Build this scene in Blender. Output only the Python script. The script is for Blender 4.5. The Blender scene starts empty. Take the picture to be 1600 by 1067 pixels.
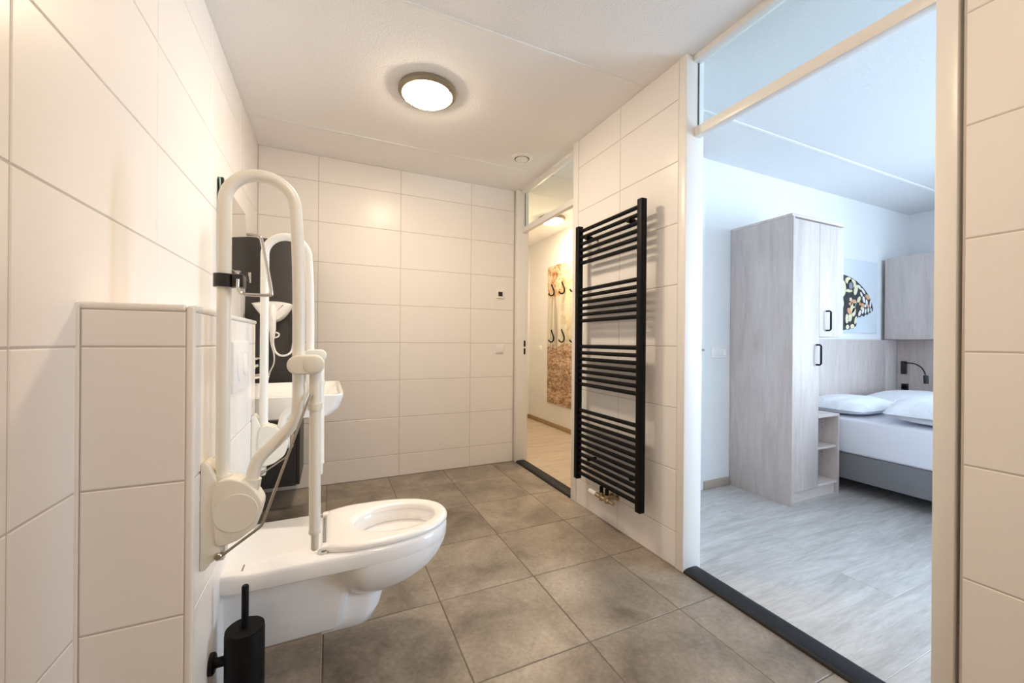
import bpy, bmesh, math, random
from mathutils import Vector, Matrix

random.seed(7)
S = bpy.context.scene
COL = S.collection

# ---------------------------------------------------------------- camera
CAMH = 1.0916
cd = bpy.data.cameras.new('camera'); cam = bpy.data.objects.new('camera', cd); COL.objects.link(cam)
cd.sensor_width = 36.0; cd.sensor_fit = 'HORIZONTAL'; cd.lens = 14.0; cd.clip_start = 0.02
_r = Vector((0.909925, -0.414694, 0.008047)); _u = Vector((-0.00723, 0.00354, 0.999968)); _f = Vector((0.414709, 0.909954, -0.000223))
cam.matrix_world = Matrix(((_r.x, _u.x, -_f.x, 0), (_r.y, _u.y, -_f.y, 0), (_r.z, _u.z, -_f.z, CAMH), (0, 0, 0, 1)))
S.camera = cam

# ---------------------------------------------------------------- world, daylight, exposure
w = bpy.data.worlds.new('world'); S.world = w; w.use_nodes = True
bg = w.node_tree.nodes['Background']; bg.inputs[0].default_value = (0.62, 0.8, 1.0, 1); bg.inputs[1].default_value = 1.0
SUNW = bpy.data.lights.new('window_daylight', 'AREA'); SUNW.shape = 'RECTANGLE'; SUNW.size = 1.75; SUNW.size_y = 2.0
SUNW.energy = 222; SUNW.color = (0.62, 0.80, 1.0)
so = bpy.data.objects.new('window_daylight', SUNW); COL.objects.link(so); so.location = (5.62, -1.10, 1.28); so.rotation_euler = (math.radians(90), 0, math.radians(90))
LAMP_BATH = 124.0
LAMP_NEAR = 70.0
LAMP_HALL = 135.0
vs = S.view_settings; vs.view_transform = 'Standard'; vs.look = 'None'; vs.gamma = 1.0; vs.use_curve_mapping = False
vs.exposure = 0.0
S.cycles.use_denoising = True
S.cycles.max_bounces = 16; S.cycles.diffuse_bounces = 12; S.cycles.glossy_bounces = 6; S.cycles.transparent_max_bounces = 12
S.cycles.caustics_reflective = False; S.cycles.caustics_refractive = False; S.cycles.sample_clamp_indirect = 6.0

# ---------------------------------------------------------------- measures (metres)
XL, XR, YB, H = -0.474, 1.529, 3.30, 2.464
XP = 1.63                     # far face of the partition to bedroom and hall
YW = 2.105                    # bedroom end wall
XE = 5.58                     # bedroom right wall
XH = 2.60                     # hall right wall
BX, BY0, BY1, BZ = -0.28, 1.115, 1.931, 1.165   # cistern boxing

# ---------------------------------------------------------------- materials
def mat(name, col, rough=0.5, metal=0.0, spec=0.5, coat=0.0):
    m = bpy.data.materials.new(name); m.use_nodes = True
    b = m.node_tree.nodes['Principled BSDF']
    b.inputs['Base Color'].default_value = (*col, 1); b.inputs['Roughness'].default_value = rough
    b.inputs['Metallic'].default_value = metal; b.inputs['Specular IOR Level'].default_value = spec
    b.inputs['Coat Weight'].default_value = coat
    return m
def nt(m): return m.node_tree, m.node_tree.nodes['Principled BSDF']
def coords(m, scale=(1, 1, 1), rand=True):
    t, b = nt(m); N = t.nodes
    tc = N.new('ShaderNodeTexCoord'); mp = N.new('ShaderNodeMapping'); mp.inputs['Scale'].default_value = scale
    src = tc.outputs['Object']
    if rand:
        oi = N.new('ShaderNodeObjectInfo'); mu = N.new('ShaderNodeMath'); mu.operation = 'MULTIPLY'; mu.inputs[1].default_value = 37.0
        t.links.new(oi.outputs['Random'], mu.inputs[0])
        ad = N.new('ShaderNodeVectorMath'); ad.operation = 'ADD'
        t.links.new(src, ad.inputs[0]); t.links.new(mu.outputs[0], ad.inputs[1]); src = ad.outputs[0]
    t.links.new(src, mp.inputs['Vector'])
    return mp.outputs[0]
def noise(m, vec, scale, detail=4, rough=0.5, dist=0.0):
    t, b = nt(m); n = t.nodes.new('ShaderNodeTexNoise'); n.inputs['Scale'].default_value = scale
    n.inputs['Detail'].default_value = detail; n.inputs['Roughness'].default_value = rough; n.inputs['Distortion'].default_value = dist
    t.links.new(vec, n.inputs['Vector']); return n.outputs['Fac']
def ramp(m, fac, stops):
    t, b = nt(m); r = t.nodes.new('ShaderNodeValToRGB'); e = r.color_ramp.elements
    while len(e) < len(stops): e.new(0.5)
    for i, (p, c) in enumerate(stops): e[i].position = p; e[i].color = (*c, 1)
    t.links.new(fac, r.inputs[0]); return r.outputs[0]
def mixc(m, fac, a, b_, mode='MIX'):
    t, _ = nt(m); x = t.nodes.new('ShaderNodeMix'); x.data_type = 'RGBA'; x.blend_type = mode
    for s, v in ((x.inputs[0], fac), (x.inputs[6], a), (x.inputs[7], b_)):
        if isinstance(v, (int, float)): s.default_value = v
        elif isinstance(v, tuple): s.default_value = (*v, 1)
        else: t.links.new(v, s)
    return x.outputs[2]
def setc(m, sock): t, b = nt(m); t.links.new(sock, b.inputs['Base Color'])
def bump(m, fac, strength=0.2, dist=0.01):
    t, b = nt(m); n = t.nodes.new('ShaderNodeBump'); n.inputs['Strength'].default_value = strength; n.inputs['Distance'].default_value = dist
    t.links.new(fac, n.inputs['Height']); t.links.new(n.outputs[0], b.inputs['Normal'])

M = {}
M['tile'] = mat('white_wall_tile', (0.84, 0.81, 0.785), 0.27, spec=0.24)
M['grout'] = mat('wall_grout', (0.55, 0.50, 0.45), 0.9)
M['trimtile'] = mat('tile_trim', (0.84, 0.81, 0.77), 0.25)
m = M['floor_tile'] = mat('stone_floor_tile', (0.2, 0.17, 0.14), 0.36, spec=0.45)
v = coords(m); n1 = noise(m, v, 3.2, 8, 0.62, 0.4); n2 = noise(m, v, 60, 4, 0.7)
c1 = ramp(m, n1, [(0.30, (0.135, 0.112, 0.09)), (0.5, (0.27, 0.23, 0.187)), (0.70, (0.39, 0.34, 0.28))])
setc(m, mixc(m, 0.35, c1, ramp(m, n2, [(0.3, (0.25, 0.25, 0.25)), (0.7, (0.75, 0.75, 0.75))]), 'OVERLAY'))
bump(m, n2, 0.08, 0.002)
M['floor_grout'] = mat('floor_grout', (0.15, 0.12, 0.092), 0.85)
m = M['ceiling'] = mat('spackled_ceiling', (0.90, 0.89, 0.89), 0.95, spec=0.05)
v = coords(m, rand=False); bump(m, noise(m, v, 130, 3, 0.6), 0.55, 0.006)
m = M['ceiling_dimmed'] = mat('spackled_ceiling_dimmed', (0.74, 0.745, 0.75), 0.95, spec=0.05)  # same spackled finish, darkened in colour to offset bright bedroom daylight
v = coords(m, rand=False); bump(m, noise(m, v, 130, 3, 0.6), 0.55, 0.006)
M['seam'] = mat('ceiling_seam', (0.86, 0.86, 0.85), 0.8)
m = M['plaster'] = mat('white_plaster', (0.765, 0.768, 0.77), 0.85)
v = coords(m, rand=False); bump(m, noise(m, v, 180, 2), 0.1, 0.002)
M['frame'] = mat('white_lacquer_frame', (0.84, 0.82, 0.79), 0.32)
M['white_pl'] = mat('white_plastic', (0.84, 0.83, 0.81), 0.35)
M['cream_pl'] = mat('cream_plastic', (0.80, 0.77, 0.68), 0.4)
M['cream_tube'] = mat('cream_coated_tube', (0.84, 0.82, 0.75), 0.3)
M['ceramic'] = mat('white_ceramic', (0.88, 0.87, 0.86), 0.1, spec=0.6, coat=0.4)
M['seat'] = mat('white_seat', (0.87, 0.84, 0.81), 0.2)
M['water'] = mat('bowl_water', (0.30, 0.25, 0.15), 0.25, spec=0.2)
M['chrome'] = mat('chrome', (0.75, 0.74, 0.72), 0.15, 1.0)
M['steel'] = mat('steel_rod', (0.45, 0.40, 0.33), 0.3, 1.0)
M['brass'] = mat('nickel_brass', (0.55, 0.46, 0.32), 0.25, 1.0)
M['black'] = mat('matt_black', (0.0055, 0.0055, 0.006), 0.5, spec=0.14)
M['black_pl'] = mat('black_plastic', (0.015, 0.015, 0.015), 0.35)
M['anthracite'] = mat('anthracite_threshold', (0.011, 0.012, 0.015), 0.5, spec=0.3)
M['dark'] = mat('dark_cabinet', (0.042, 0.038, 0.038), 0.4)
M['mirror'] = mat('mirror_glass', (0.9, 0.9, 0.88), 0.02, 1.0)
M['glass_edge'] = mat('glass_edge', (0.25, 0.4, 0.33), 0.2)
M['lamp_ring'] = mat('lamp_ring_taupe', (0.30, 0.25, 0.17), 0.4, 0.3)
M['door'] = mat('white_door', (0.84, 0.85, 0.86), 0.35)
M['linen'] = mat('white_linen', (0.86, 0.87, 0.9), 0.85)
m = M['linen']; v = coords(m); bump(m, noise(m, v, 7, 6, 0.65, 1.6), 0.6, 0.05)
M['mattress'] = mat('mattress_cover', (0.76, 0.77, 0.83), 0.8)
m = M['boxspring'] = mat('grey_fabric', (0.20, 0.195, 0.205), 0.95)
v = coords(m); bump(m, noise(m, v, 300, 2), 0.4, 0.002)
M['skirting'] = mat('taupe_skirting', (0.40, 0.34, 0.28), 0.5)
M['skirting_wood'] = mat('oak_skirting', (0.35, 0.25, 0.15), 0.5)
def wood(name, a, b_, c, stretch, rough=0.5, spec=0.4, fine=0.16):
    m = mat(name, b_, rough, spec=spec); v = coords(m, stretch)
    n = noise(m, v, 2.2, 7, 0.62, 1.4); f = noise(m, v, 14, 5, 0.7, 0.3)
    col = ramp(m, n, [(0.28, a), (0.5, b_), (0.75, c)])
    setc(m, mixc(m, fine, col, ramp(m, f, [(0.3, (0.3, 0.3, 0.3)), (0.7, (0.72, 0.72, 0.72))]), 'OVERLAY'))
    return m
M['oak'] = wood('pale_oak_laminate', (0.47, 0.395, 0.36), (0.55, 0.475, 0.44), (0.625, 0.55, 0.515), (5, 5, 0.6))
M['oak_h'] = wood('pale_oak_laminate_flat', (0.54, 0.45, 0.41), (0.62, 0.535, 0.495), (0.68, 0.60, 0.56), (0.6, 5, 5))
M['plank_grey'] = wood('grey_floor_plank', (0.345, 0.325, 0.305), (0.475, 0.455, 0.435), (0.58, 0.56, 0.54), (0.7, 5.5, 5), 0.42, fine=0.34)
M['plank_warm'] = wood('oak_floor_plank', (0.40, 0.33, 0.255), (0.52, 0.435, 0.34), (0.60, 0.52, 0.42), (0.8, 6, 5), 0.42)
m = M['glass'] = bpy.data.materials.new('clear_pane'); m.use_nodes = True
t = m.node_tree; t.nodes.remove(t.nodes['Principled BSDF']); tr = t.nodes.new('ShaderNodeBsdfTransparent'); gl = t.nodes.new('ShaderNodeBsdfGlossy')
gl.inputs['Roughness'].default_value = 0.02; tr.inputs[0].default_value = (0.95, 0.98, 0.98, 1)
mx = t.nodes.new('ShaderNodeMixShader'); mx.inputs[0].default_value = 0.05; t.links.new(tr.outputs[0], mx.inputs[1]); t.links.new(gl.outputs[0], mx.inputs[2])
t.links.new(mx.outputs[0], t.nodes['Material Output'].inputs[0])
def emis(name, col, strength):
    m = mat(name, (0.9, 0.9, 0.9), 0.4); t, b = nt(m)
    b.inputs['Emission Color'].default_value = (*col, 1); b.inputs['Emission Strength'].default_value = strength
    return m
M['lamp_bath'] = emis('lamp_glow', (1.0, 0.82, 0.60), LAMP_BATH)
M['lamp_near'] = emis('near_lamp_glow', (1.0, 0.80, 0.58), LAMP_NEAR)
M['lamp_hall'] = emis('hall_lamp_glow', (1.0, 0.77, 0.50), LAMP_HALL)

# ---------------------------------------------------------------- mesh helpers
class MB:
    def __init__(s): s.v = []; s.f = []
    def add(s, vs, fs):
        o = len(s.v); s.v += [tuple(x) for x in vs]; s.f += [tuple(i + o for i in f) for f in fs]; return s
    def box(s, x0, x1, y0, y1, z0, z1):
        return s.add([(x0, y0, z0), (x1, y0, z0), (x1, y1, z0), (x0, y1, z0), (x0, y0, z1), (x1, y0, z1), (x1, y1, z1), (x0, y1, z1)],
                     [(3, 2, 1, 0), (4, 5, 6, 7), (0, 1, 5, 4), (1, 2, 6, 5), (2, 3, 7, 6), (3, 0, 4, 7)])
    def loft(s, rings, cap=True, closed=False):
        n = len(rings[0]); vs = [p for r in rings for p in r]; fs = []
        K = len(rings)
        for k in range(K if closed else K - 1):
            a = k * n; b = ((k + 1) % K) * n
            for i in range(n): j = (i + 1) % n; fs.append((a + i, a + j, b + j, b + i))
        if cap and not closed: fs += [tuple(range(n - 1, -1, -1)), tuple((K - 1) * n + i for i in range(n))]
        return s.add(vs, fs)
    def tube(s, path, r, n=16, cap=True, up=None):
        P = [Vector(p) for p in path]; rr = r if isinstance(r, (list, tuple)) else [r] * len(P)
        T = [(P[min(i + 1, len(P) - 1)] - P[max(i - 1, 0)]).normalized() for i in range(len(P))]
        a = Vector(up) if up else (Vector((0, 0, 1)) if abs(T[0].z) < 0.9 else Vector((0, 1, 0)))
        N = (a - T[0] * a.dot(T[0])).normalized(); rings = []
        for i in range(len(P)):
            N = (N - T[i] * N.dot(T[i])).normalized(); B = T[i].cross(N)
            rings.append([P[i] + (N * math.cos(2 * math.pi * k / n) + B * math.sin(2 * math.pi * k / n)) * rr[i] for k in range(n)])
        return s.loft(rings, cap)
    def prism(s, poly, axis, a, b):
        def p(u, w_, t):
            return (u, t, w_) if axis == 'y' else ((u, w_, t) if axis == 'z' else (t, u, w_))
        return s.loft([[p(u, w_, a) for u, w_ in poly], [p(u, w_, b) for u, w_ in poly]])
    def lathe(s, prof, c, n=40, axis='z'):
        rings = []
        for r, h in prof:
            ring = []
            for k in range(n):
                t = 2 * math.pi * k / n; x, y = r * math.cos(t), r * math.sin(t)
                ring.append({'z': (c[0] + x, c[1] + y, c[2] + h), 'y': (c[0] + x, c[1] + h, c[2] + y), 'x': (c[0] + h, c[1] + x, c[2] + y)}[axis])
            rings.append(ring)
        return s.loft(rings)
    def mesh(s, name, bevel=0.0, seg=2, smooth=True, ang=38):
        bm = bmesh.new(); vs = [bm.verts.new(v) for v in s.v]
        for f in s.f:
            try: bm.faces.new([vs[i] for i in f])
            except ValueError: pass
        bmesh.ops.recalc_face_normals(bm, faces=bm.faces)
        if bevel:
            es = [e for e in bm.edges if len(e.link_faces) == 2 and e.calc_face_angle(0) > 0.6]
            bmesh.ops.bevel(bm, geom=es, offset=bevel, segments=seg, profile=0.5, affect='EDGES', clamp_overlap=True)
        if smooth:
            for f in bm.faces: f.smooth = True
            for e in bm.edges:
                if len(e.link_faces) == 2 and e.calc_face_angle(0) > math.radians(ang): e.smooth = False
        me = bpy.data.meshes.new(name); bm.to_mesh(me); bm.free(); return me
    def build(s, name, m, parent=None, bevel=0.0, seg=2, smooth=True, ang=38, **tags):
        me = s.mesh(name, bevel, seg, smooth, ang); me.materials.append(M[m] if isinstance(m, str) else m)
        return link(name, me, parent, **tags)
def link(name, me, parent=None, **tags):
    o = bpy.data.objects.new(name, me); COL.objects.link(o)
    if parent is not None:
        o.parent = parent; o.matrix_parent_inverse = parent.matrix_basis.inverted()
    for k, v in tags.items(): o[k] = v
    return o
def thing(name, label, cat, loc=(0, 0, 0), group=None, kind=None):
    o = bpy.data.objects.new(name, None); COL.objects.link(o); o.location = loc; o.empty_display_size = 0.1
    if kind: o['kind'] = kind
    if label: o['label'] = label
    if cat: o['category'] = cat
    if group: o['group'] = group
    return o
def struct(o, label=None, cat=None):
    o['kind'] = 'structure'
    if label: o['label'] = label
    if cat: o['category'] = cat
    return o
def B(x0, x1, y0, y1, z0, z1): return MB().box(x0, x1, y0, y1, z0, z1)
def cat_rom(pts, k=8):
    P = [Vector(p) for p in pts]; P = [P[0] * 2 - P[1]] + P + [P[-1] * 2 - P[-2]]; out = []
    for i in range(1, len(P) - 2):
        a, b, c, d = P[i - 1:i + 3]
        for j in range(k):
            t = j / k
            out.append(0.5 * ((2 * b) + (c - a) * t + (2 * a - 5 * b + 4 * c - d) * t * t + (3 * b - a - 3 * c + d) * t ** 3))
    out.append(P[-2]); return out
def capsule(x0, x1, z0, z1, n=12):
    r = (z1 - z0) / 2; zc = (z0 + z1) / 2; o = []
    for k in range(n + 1):
        t = -math.pi / 2 + math.pi * k / n; o.append((x1 - r + r * math.cos(t), zc + r * math.sin(t)))
    for k in range(n + 1):
        t = math.pi / 2 + math.pi * k / n; o.append((x0 + r + r * math.cos(t), zc + r * math.sin(t)))
    return o

# tiles: one shared mesh for each size, a shallow block with chamfered rim
TILES = {}
def tile_mesh(w_, h_, th, cham, mname):
    key = (round(w_, 4), round(h_, 4), mname)
    if key not in TILES:
        c = cham; a, b = w_ / 2, h_ / 2
        vs = [(-a, -b, -th), (a, -b, -th), (a, b, -th), (-a, b, -th), (-a, -b, -c * .7), (a, -b, -c * .7), (a, b, -c * .7), (-a, b, -c * .7),
              (-a + c, -b + c, 0), (a - c, -b + c, 0), (a - c, b - c, 0), (-a + c, b - c, 0)]
        fs = []
        for k in (0, 4):
            for i in range(4): j = (i + 1) % 4; fs.append((k + i, k + j, k + 4 + j, k + 4 + i))
        fs.append((8, 9, 10, 11))
        me = bpy.data.meshes.new('tile'); me.from_pydata(vs, [], fs); me.materials.append(M[mname]); TILES[key] = me
    return TILES[key]
def place_tiles(parent, us, vs_, frame, gap, mname, th=0.008, cham=0.0022, name='tile'):
    """frame(u, v) -> (location, rotation matrix 3x3 with columns u, v, normal)"""
    for i in range(len(us) - 1):
        for j in range(len(vs_) - 1):
            w_ = us[i + 1] - us[i] - gap; h_ = vs_[j + 1] - vs_[j] - gap
            if w_ < 0.01 or h_ < 0.01: continue
            loc, rot = frame((us[i] + us[i + 1]) / 2, (vs_[j] + vs_[j + 1]) / 2)
            o = bpy.data.objects.new(name, tile_mesh(w_, h_, th, cham, mname)); COL.objects.link(o)
            o.parent = parent; o.matrix_local = Matrix.Translation(loc) @ rot.to_4x4()
def cols(a, b, c): return Matrix((a, b, c)).transposed()
R_BACK = cols((1, 0, 0), (0, 0, 1), (0, -1, 0))       # faces -Y
R_LEFT = cols((0, -1, 0), (0, 0, 1), (1, 0, 0)) @ Matrix(((-1, 0, 0), (0, 1, 0), (0, 0, 1))) if False else cols((0, 1, 0), (0, 0, 1), (1, 0, 0))
R_RIGHT = cols((0, -1, 0), (0, 0, 1), (-1, 0, 0))
R_FLOOR = cols((1, 0, 0), (0, 1, 0), (0, 0, 1))
ROWS = [0.0] + [0.1732 + 0.3 * k for k in range(8)] + [H]
def breaks(a, b, start, step):
    k = math.ceil((a - start) / step - 1e-6); out = [a]
    while start + k * step < b - 0.004:
        if start + k * step > a + 0.004: out.append(start + k * step)
        k += 1
    return out + [b]
G = 0.0035; RE = 0.0018     # joint width and depth

# ---------------------------------------------------------------- the setting
# floor of the bathroom
YF = -1.10
fl = struct(B(XL - .1, XP, YF, YB + .1, -0.12, -RE).build('floor', 'floor_grout'), 'brown-grey square stone tiles covering the bathroom floor', 'floor')
place_tiles(fl, breaks(XL, XR + .012, .868, .4427), breaks(YF, YB, 2.97, .4427), lambda u, v: ((u, v, 0), R_FLOOR), .004, 'floor_tile')
# back wall
wb = struct(B(XL - .1, XR, YB + RE, YB + .1, 0, H).build('wall_back', 'grout'), 'white tiled wall at the far end of the bathroom', 'wall')
place_tiles(wb, breaks(XL, XR - .012, -.0893, .5984), ROWS, lambda u, v: ((u, YB, v), R_BACK), G, 'tile')
# left wall
wl = struct(B(XL - .1, XL - RE, YF, YB, 0, H).build('wall_left', 'grout'), 'long white tiled wall behind the toilet', 'wall')
place_tiles(wl, breaks(YF, YB, .9247, .5966), ROWS, lambda u, v: ((XL, u, v), R_LEFT), G, 'tile')
# right wall between the two openings
wr = struct(B(XR + RE, XP, 1.423, 2.285, 0, H).build('wall_right', 'grout'), 'white tiled wall strip carrying the black towel radiator', 'wall')
place_tiles(wr, breaks(1.425, 2.283, 1.855, .5984), ROWS, lambda u, v: ((XR, u, v), R_RIGHT), G, 'tile')
# right wall beside the camera
wn = struct(B(XR + RE + .004, XP, YF, .470, 0, H).build('wall_right_near', 'grout'), 'white tiled wall right of the bedroom opening', 'wall')
place_tiles(wn, breaks(YF, .466, -.13, .5984), ROWS, lambda u, v: ((XR + .004, u, v), R_RIGHT), G, 'tile')
struct(B(XL - .1, XP, YF - .1, YF, 0, H).build('wall_front', 'tile'), 'white tiled wall behind the camera', 'wall')
# cistern boxing
bx = struct(B(XL - RE, BX - RE, BY0 + RE, BY1 - RE, 0, BZ - .01).build('wall_cistern_box', 'grout'), 'half-height white tiled boxing the toilet hangs on', 'wall')
BR = [0.0, .1732, .4732, .7732, 1.0732, BZ - .012]
place_tiles(bx, [XL + .004, BX - .014], BR, lambda u, v: ((u, BY0, v), R_BACK), G, 'tile')
place_tiles(bx, [BY0 + .014, 1.565, BY1 - .010], BR, lambda u, v: ((BX, u, v), R_LEFT), G, 'tile')
place_tiles(bx, [XL + .004, BX - .010], breaks(BY0 + .012, BY1 - .01, 1.53, .5966), lambda u, v: ((u, v, BZ), R_FLOOR), G, 'tile')
B(BX - .015, BX + .001, BY0 - .001, BY0 + .015, 0, BZ + .001).build('corner_profile', 'trimtile', bx, bevel=.006, seg=4)
B(XL, BX - .015, BY0 - .003, BY0 + .012, BZ - .012, BZ + .003).build('edge_profile', 'trimtile', bx, bevel=.006, seg=4)
B(BX - .012, BX + .003, BY0 + .015, BY1, BZ - .012, BZ + .003).build('edge_profile', 'trimtile', bx, bevel=.006, seg=4)
B(XL - .001, XL + .004, BY0 - .006, BY0 + .001, 0, BZ).build('sealant_line', 'trimtile', bx)

# ceiling over the three rooms, raised seam beads
ce = struct(B(XL - .1, XP, -1.3, 5.2, H, H + .12).build('ceiling', 'ceiling'), 'white spackled concrete bathroom ceiling with thin seams', 'ceiling')
ch_ = struct(B(XP, XE + .1, YW + .095, 5.2, H, H + .12).build('ceiling_hall', 'ceiling'), 'white spackled hall ceiling', 'ceiling')
cb_ = struct(B(XP, XE + .1, -2.3, YW + .095, H, H + .12).build('ceiling_bedroom', 'ceiling_dimmed'), 'white spackled bedroom ceiling', 'ceiling')
def seam(y, x0, x1, ce=ce): B(x0, x1, y - .011, y + .011, H - .003, H + .002).build('seam', 'seam', ce, bevel=.002)
for y in (.437, 1.657, 2.875): seam(y, XL, XR)
for y in (.44, 1.676): seam(y, XP, XE, cb_)
for y in (2.86, 4.08): seam(y, XP, XH, ch_)

# hall: walls, floor, skirting
struct(B(XH, XH + .1, YW + .095, 5.1, 0, H).build('wall_hall_right', 'plaster'), 'cream lit hall wall with the forest print', 'wall')
struct(B(XP, XH + .1, 5.1, 5.2, 0, H).build('wall_hall_back', 'plaster'), 'far end wall of the hall', 'wall')
struct(B(XR, XP, YB, 5.1, 0, H).build('wall_hall_left', 'plaster'), 'hall wall behind the bathroom corner', 'wall')
def planks(floor, x0, x1, y0, y1, wid, ln, mname, gap=.0016):
    j = 0; y = y0; off = 0
    while y < y1 - .01:
        ye = min(y + wid, y1); off = (off + .47) % 1.0
        us = [x0] + [x for x in [x0 - ln * off + ln * k for k in range(1, 9)] if x0 + .06 < x < x1 - .06] + [x1]
        place_tiles(floor, us, [y, ye], lambda u, v: ((u, v, 0), R_FLOOR), gap, mname, .008, .0008, 'plank')
        y = ye
fh = struct(B(XP, XH, YW + .095, 5.1, -.12, -.0012).build('floor_hall', 'skirting_wood'), 'warm oak plank floor in the hall', 'floor')
planks(fh, XP - .03, XH, YW + .2, 5.1, .19, 1.25, 'plank_warm')
struct(B(XH - .014, XH, 2.25, 5.1, 0, .055).build('baseboard_hall', 'skirting_wood', bevel=.003), 'oak skirting along the hall wall', 'baseboard')
struct(B(XP, XH - .014, 5.086, 5.1, 0, .055).build('baseboard_hall_end', 'skirting_wood', bevel=.003), 'oak skirting at the end of the hall', 'baseboard')

# bedroom: walls, floor, skirting, window
struct(B(2.53, XE + .1, YW, YW + .095, 0, H).build('wall_bedroom_back', 'plaster'), 'white bedroom wall behind the wardrobe', 'wall')
struct(B(XP, 1.70, YW, YW + .095, 0, H).build('wall_bedroom_stub', 'plaster'), 'short white wall beside the bedroom door', 'wall')
mb = B(XE, XE + .1, -.17, YW, 0, H); mb.box(XE, XE + .1, -2.2, -2.03, 0, H); mb.box(XE, XE + .1, -2.03, -.17, 0, .22); mb.box(XE, XE + .1, -2.03, -.17, 2.34, H)
struct(mb.build('wall_bedroom_right', 'plaster'), 'white wall at the head of the bed', 'wall')
struct(B(XP, XP + .012, -2.2, .470, 0, H).build('wall_bedroom_left', 'plaster'), 'white bedroom side of the partition', 'wall')
struct(B(XP, XP + .012, 1.423, YW, 0, H).build('wall_bedroom_left_far', 'plaster'), 'white bedroom side of the radiator wall', 'wall')
struct(B(XP, XE + .1, -2.3, -2.2, 0, H).build('wall_bedroom_front', 'plaster'), 'white wall at the near end of the bedroom', 'wall')
w1 = thing('window_1', 'white framed window in the bedroom', 'window', (XE + .08, -1.1, .22), kind='structure')
mb = MB()
for y in (-2.0, -1.1, -.2): mb.box(XE + .06, XE + .10, y - .03, y + .03, .22, 2.34)
for z in (.25, 2.31): mb.box(XE + .06, XE + .10, -2.03, -.17, z - .03, z + .03)
mb.build('window_frame', 'frame', w1)
for a, b in ((-1.97, -1.13), (-1.07, -.23)): B(XE + .077, XE + .083, a, b, .28, 2.28).build('pane', 'glass', w1)
fb = struct(B(XP, XE, -2.2, YW, -.12, -.0012).build('floor_bedroom', 'skirting'), 'pale grey wood plank floor in the bedroom', 'floor')
planks(fb, XP - .03, XE, -2.2, YW, .205, 1.3, 'plank_grey')
struct(B(2.53, 2.80, YW - .014, YW, 0, .062).build('baseboard_bedroom', 'skirting', bevel=.003), 'taupe skirting between bedroom door and wardrobe', 'baseboard')

# door openings: steel frames with transom panes
def opening(n, y0, y1, f0, f1, label):
    d = thing('door_%d' % n, label, 'door frame', (XR + .05, (y0 + y1) / 2, 0), kind='structure')
    B(XR - .003, XP + .012, y0 - f0, y0, 0, H).build('jamb', 'frame', d, bevel=.004)
    B(XR - .003, XP + .012, y1, y1 + f1, 0, H).build('jamb', 'frame', d, bevel=.004)
    B(1.578, 1.618, y0, y1, 2.078, 2.124).build('header', 'frame', d, bevel=.003)
    B(1.568, 1.618, y0, y1, H - .028, H).build('top_rail', 'frame', d, bevel=.003)
    B(1.595, 1.601, y0 + .004, y1 - .004, 2.124, H - .028).build('transom_pane', 'glass', d)
    for yg in (y0, y1 - .004): B(1.601, 1.606, yg, yg + .004, 2.124, H - .028).build('pane_gasket', 'black_pl', d)
    return d
d1 = opening(1, 2.348, 3.252, .063, .048, 'white steel door frame with transom opening to the hall')
for z in (1.045, .975): B(1.600, 1.616, 3.2495, 3.2525, z, z + .055).build('strike_plate', 'black', d1)
d2 = opening(2, .523, 1.377, .045, .046, 'white steel door frame with transom opening to the bedroom')
# far bedroom door with its own transom
d3 = thing('door_3', 'white bedroom door with small transom next to the light switch', 'door', (2.1, YW + .04, 0), kind='structure')
B(2.478, 2.53, YW - .006, YW + .10, 0, H).build('jamb', 'door', d3, bevel=.003)
B(1.70, 1.75, YW - .006, YW + .10, 0, H).build('jamb', 'door', d3, bevel=.003)
B(1.75, 2.478, YW, YW + .06, 2.075, 2.135).build('header', 'door', d3, bevel=.003)
B(1.75, 2.478, YW, YW + .06, H - .03, H).build('top_rail', 'door', d3)
B(1.75, 2.478, YW + .03, YW + .036, 2.135, H - .03).build('transom_pane', 'glass', d3)
lf = B(1.755, 2.473, YW + .004, YW + .044, .012, 2.07).build('door_leaf', 'door', d3, bevel=.002)
mb = B(2.452, 2.470, YW - .004, YW + .004, .92, 1.10); mb.build('lock_plate', 'white_pl', lf, bevel=.002)
mb = MB().tube([(2.461, YW - .002, 1.04), (2.461, YW - .05, 1.04)], .009, 12); mb.tube([(2.468, YW - .05, 1.04), (2.35, YW - .05, 1.04)], .009, 12)
mb.build('handle', 'chrome', lf)
for z in (1.03, .95): B(2.4735, 2.4775, YW - .0065, YW + .004, z, z + .06).build('lock_slot', 'black', d3)

# thresholds
def thresh(n, y0, y1, label):
    pr = [(1.528, 0)] + [(1.578 - .05 * math.cos(math.pi * k / 8), .018 * math.sin(math.pi * k / 8) ** .6) for k in range(1, 8)] + [(1.628, 0)]
    struct(MB().loft([[(a, y0, b + .0005) for a, b in pr], [(a, y1, b + .0005) for a, b in pr]]).build('trim_%d' % n, 'anthracite', ang=60), label, 'threshold')
thresh(1, 2.348, 3.252, 'dark rounded threshold strip under the hall opening')
thresh(2, .523, 1.377, 'dark rounded threshold strip under the bedroom opening')

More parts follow.
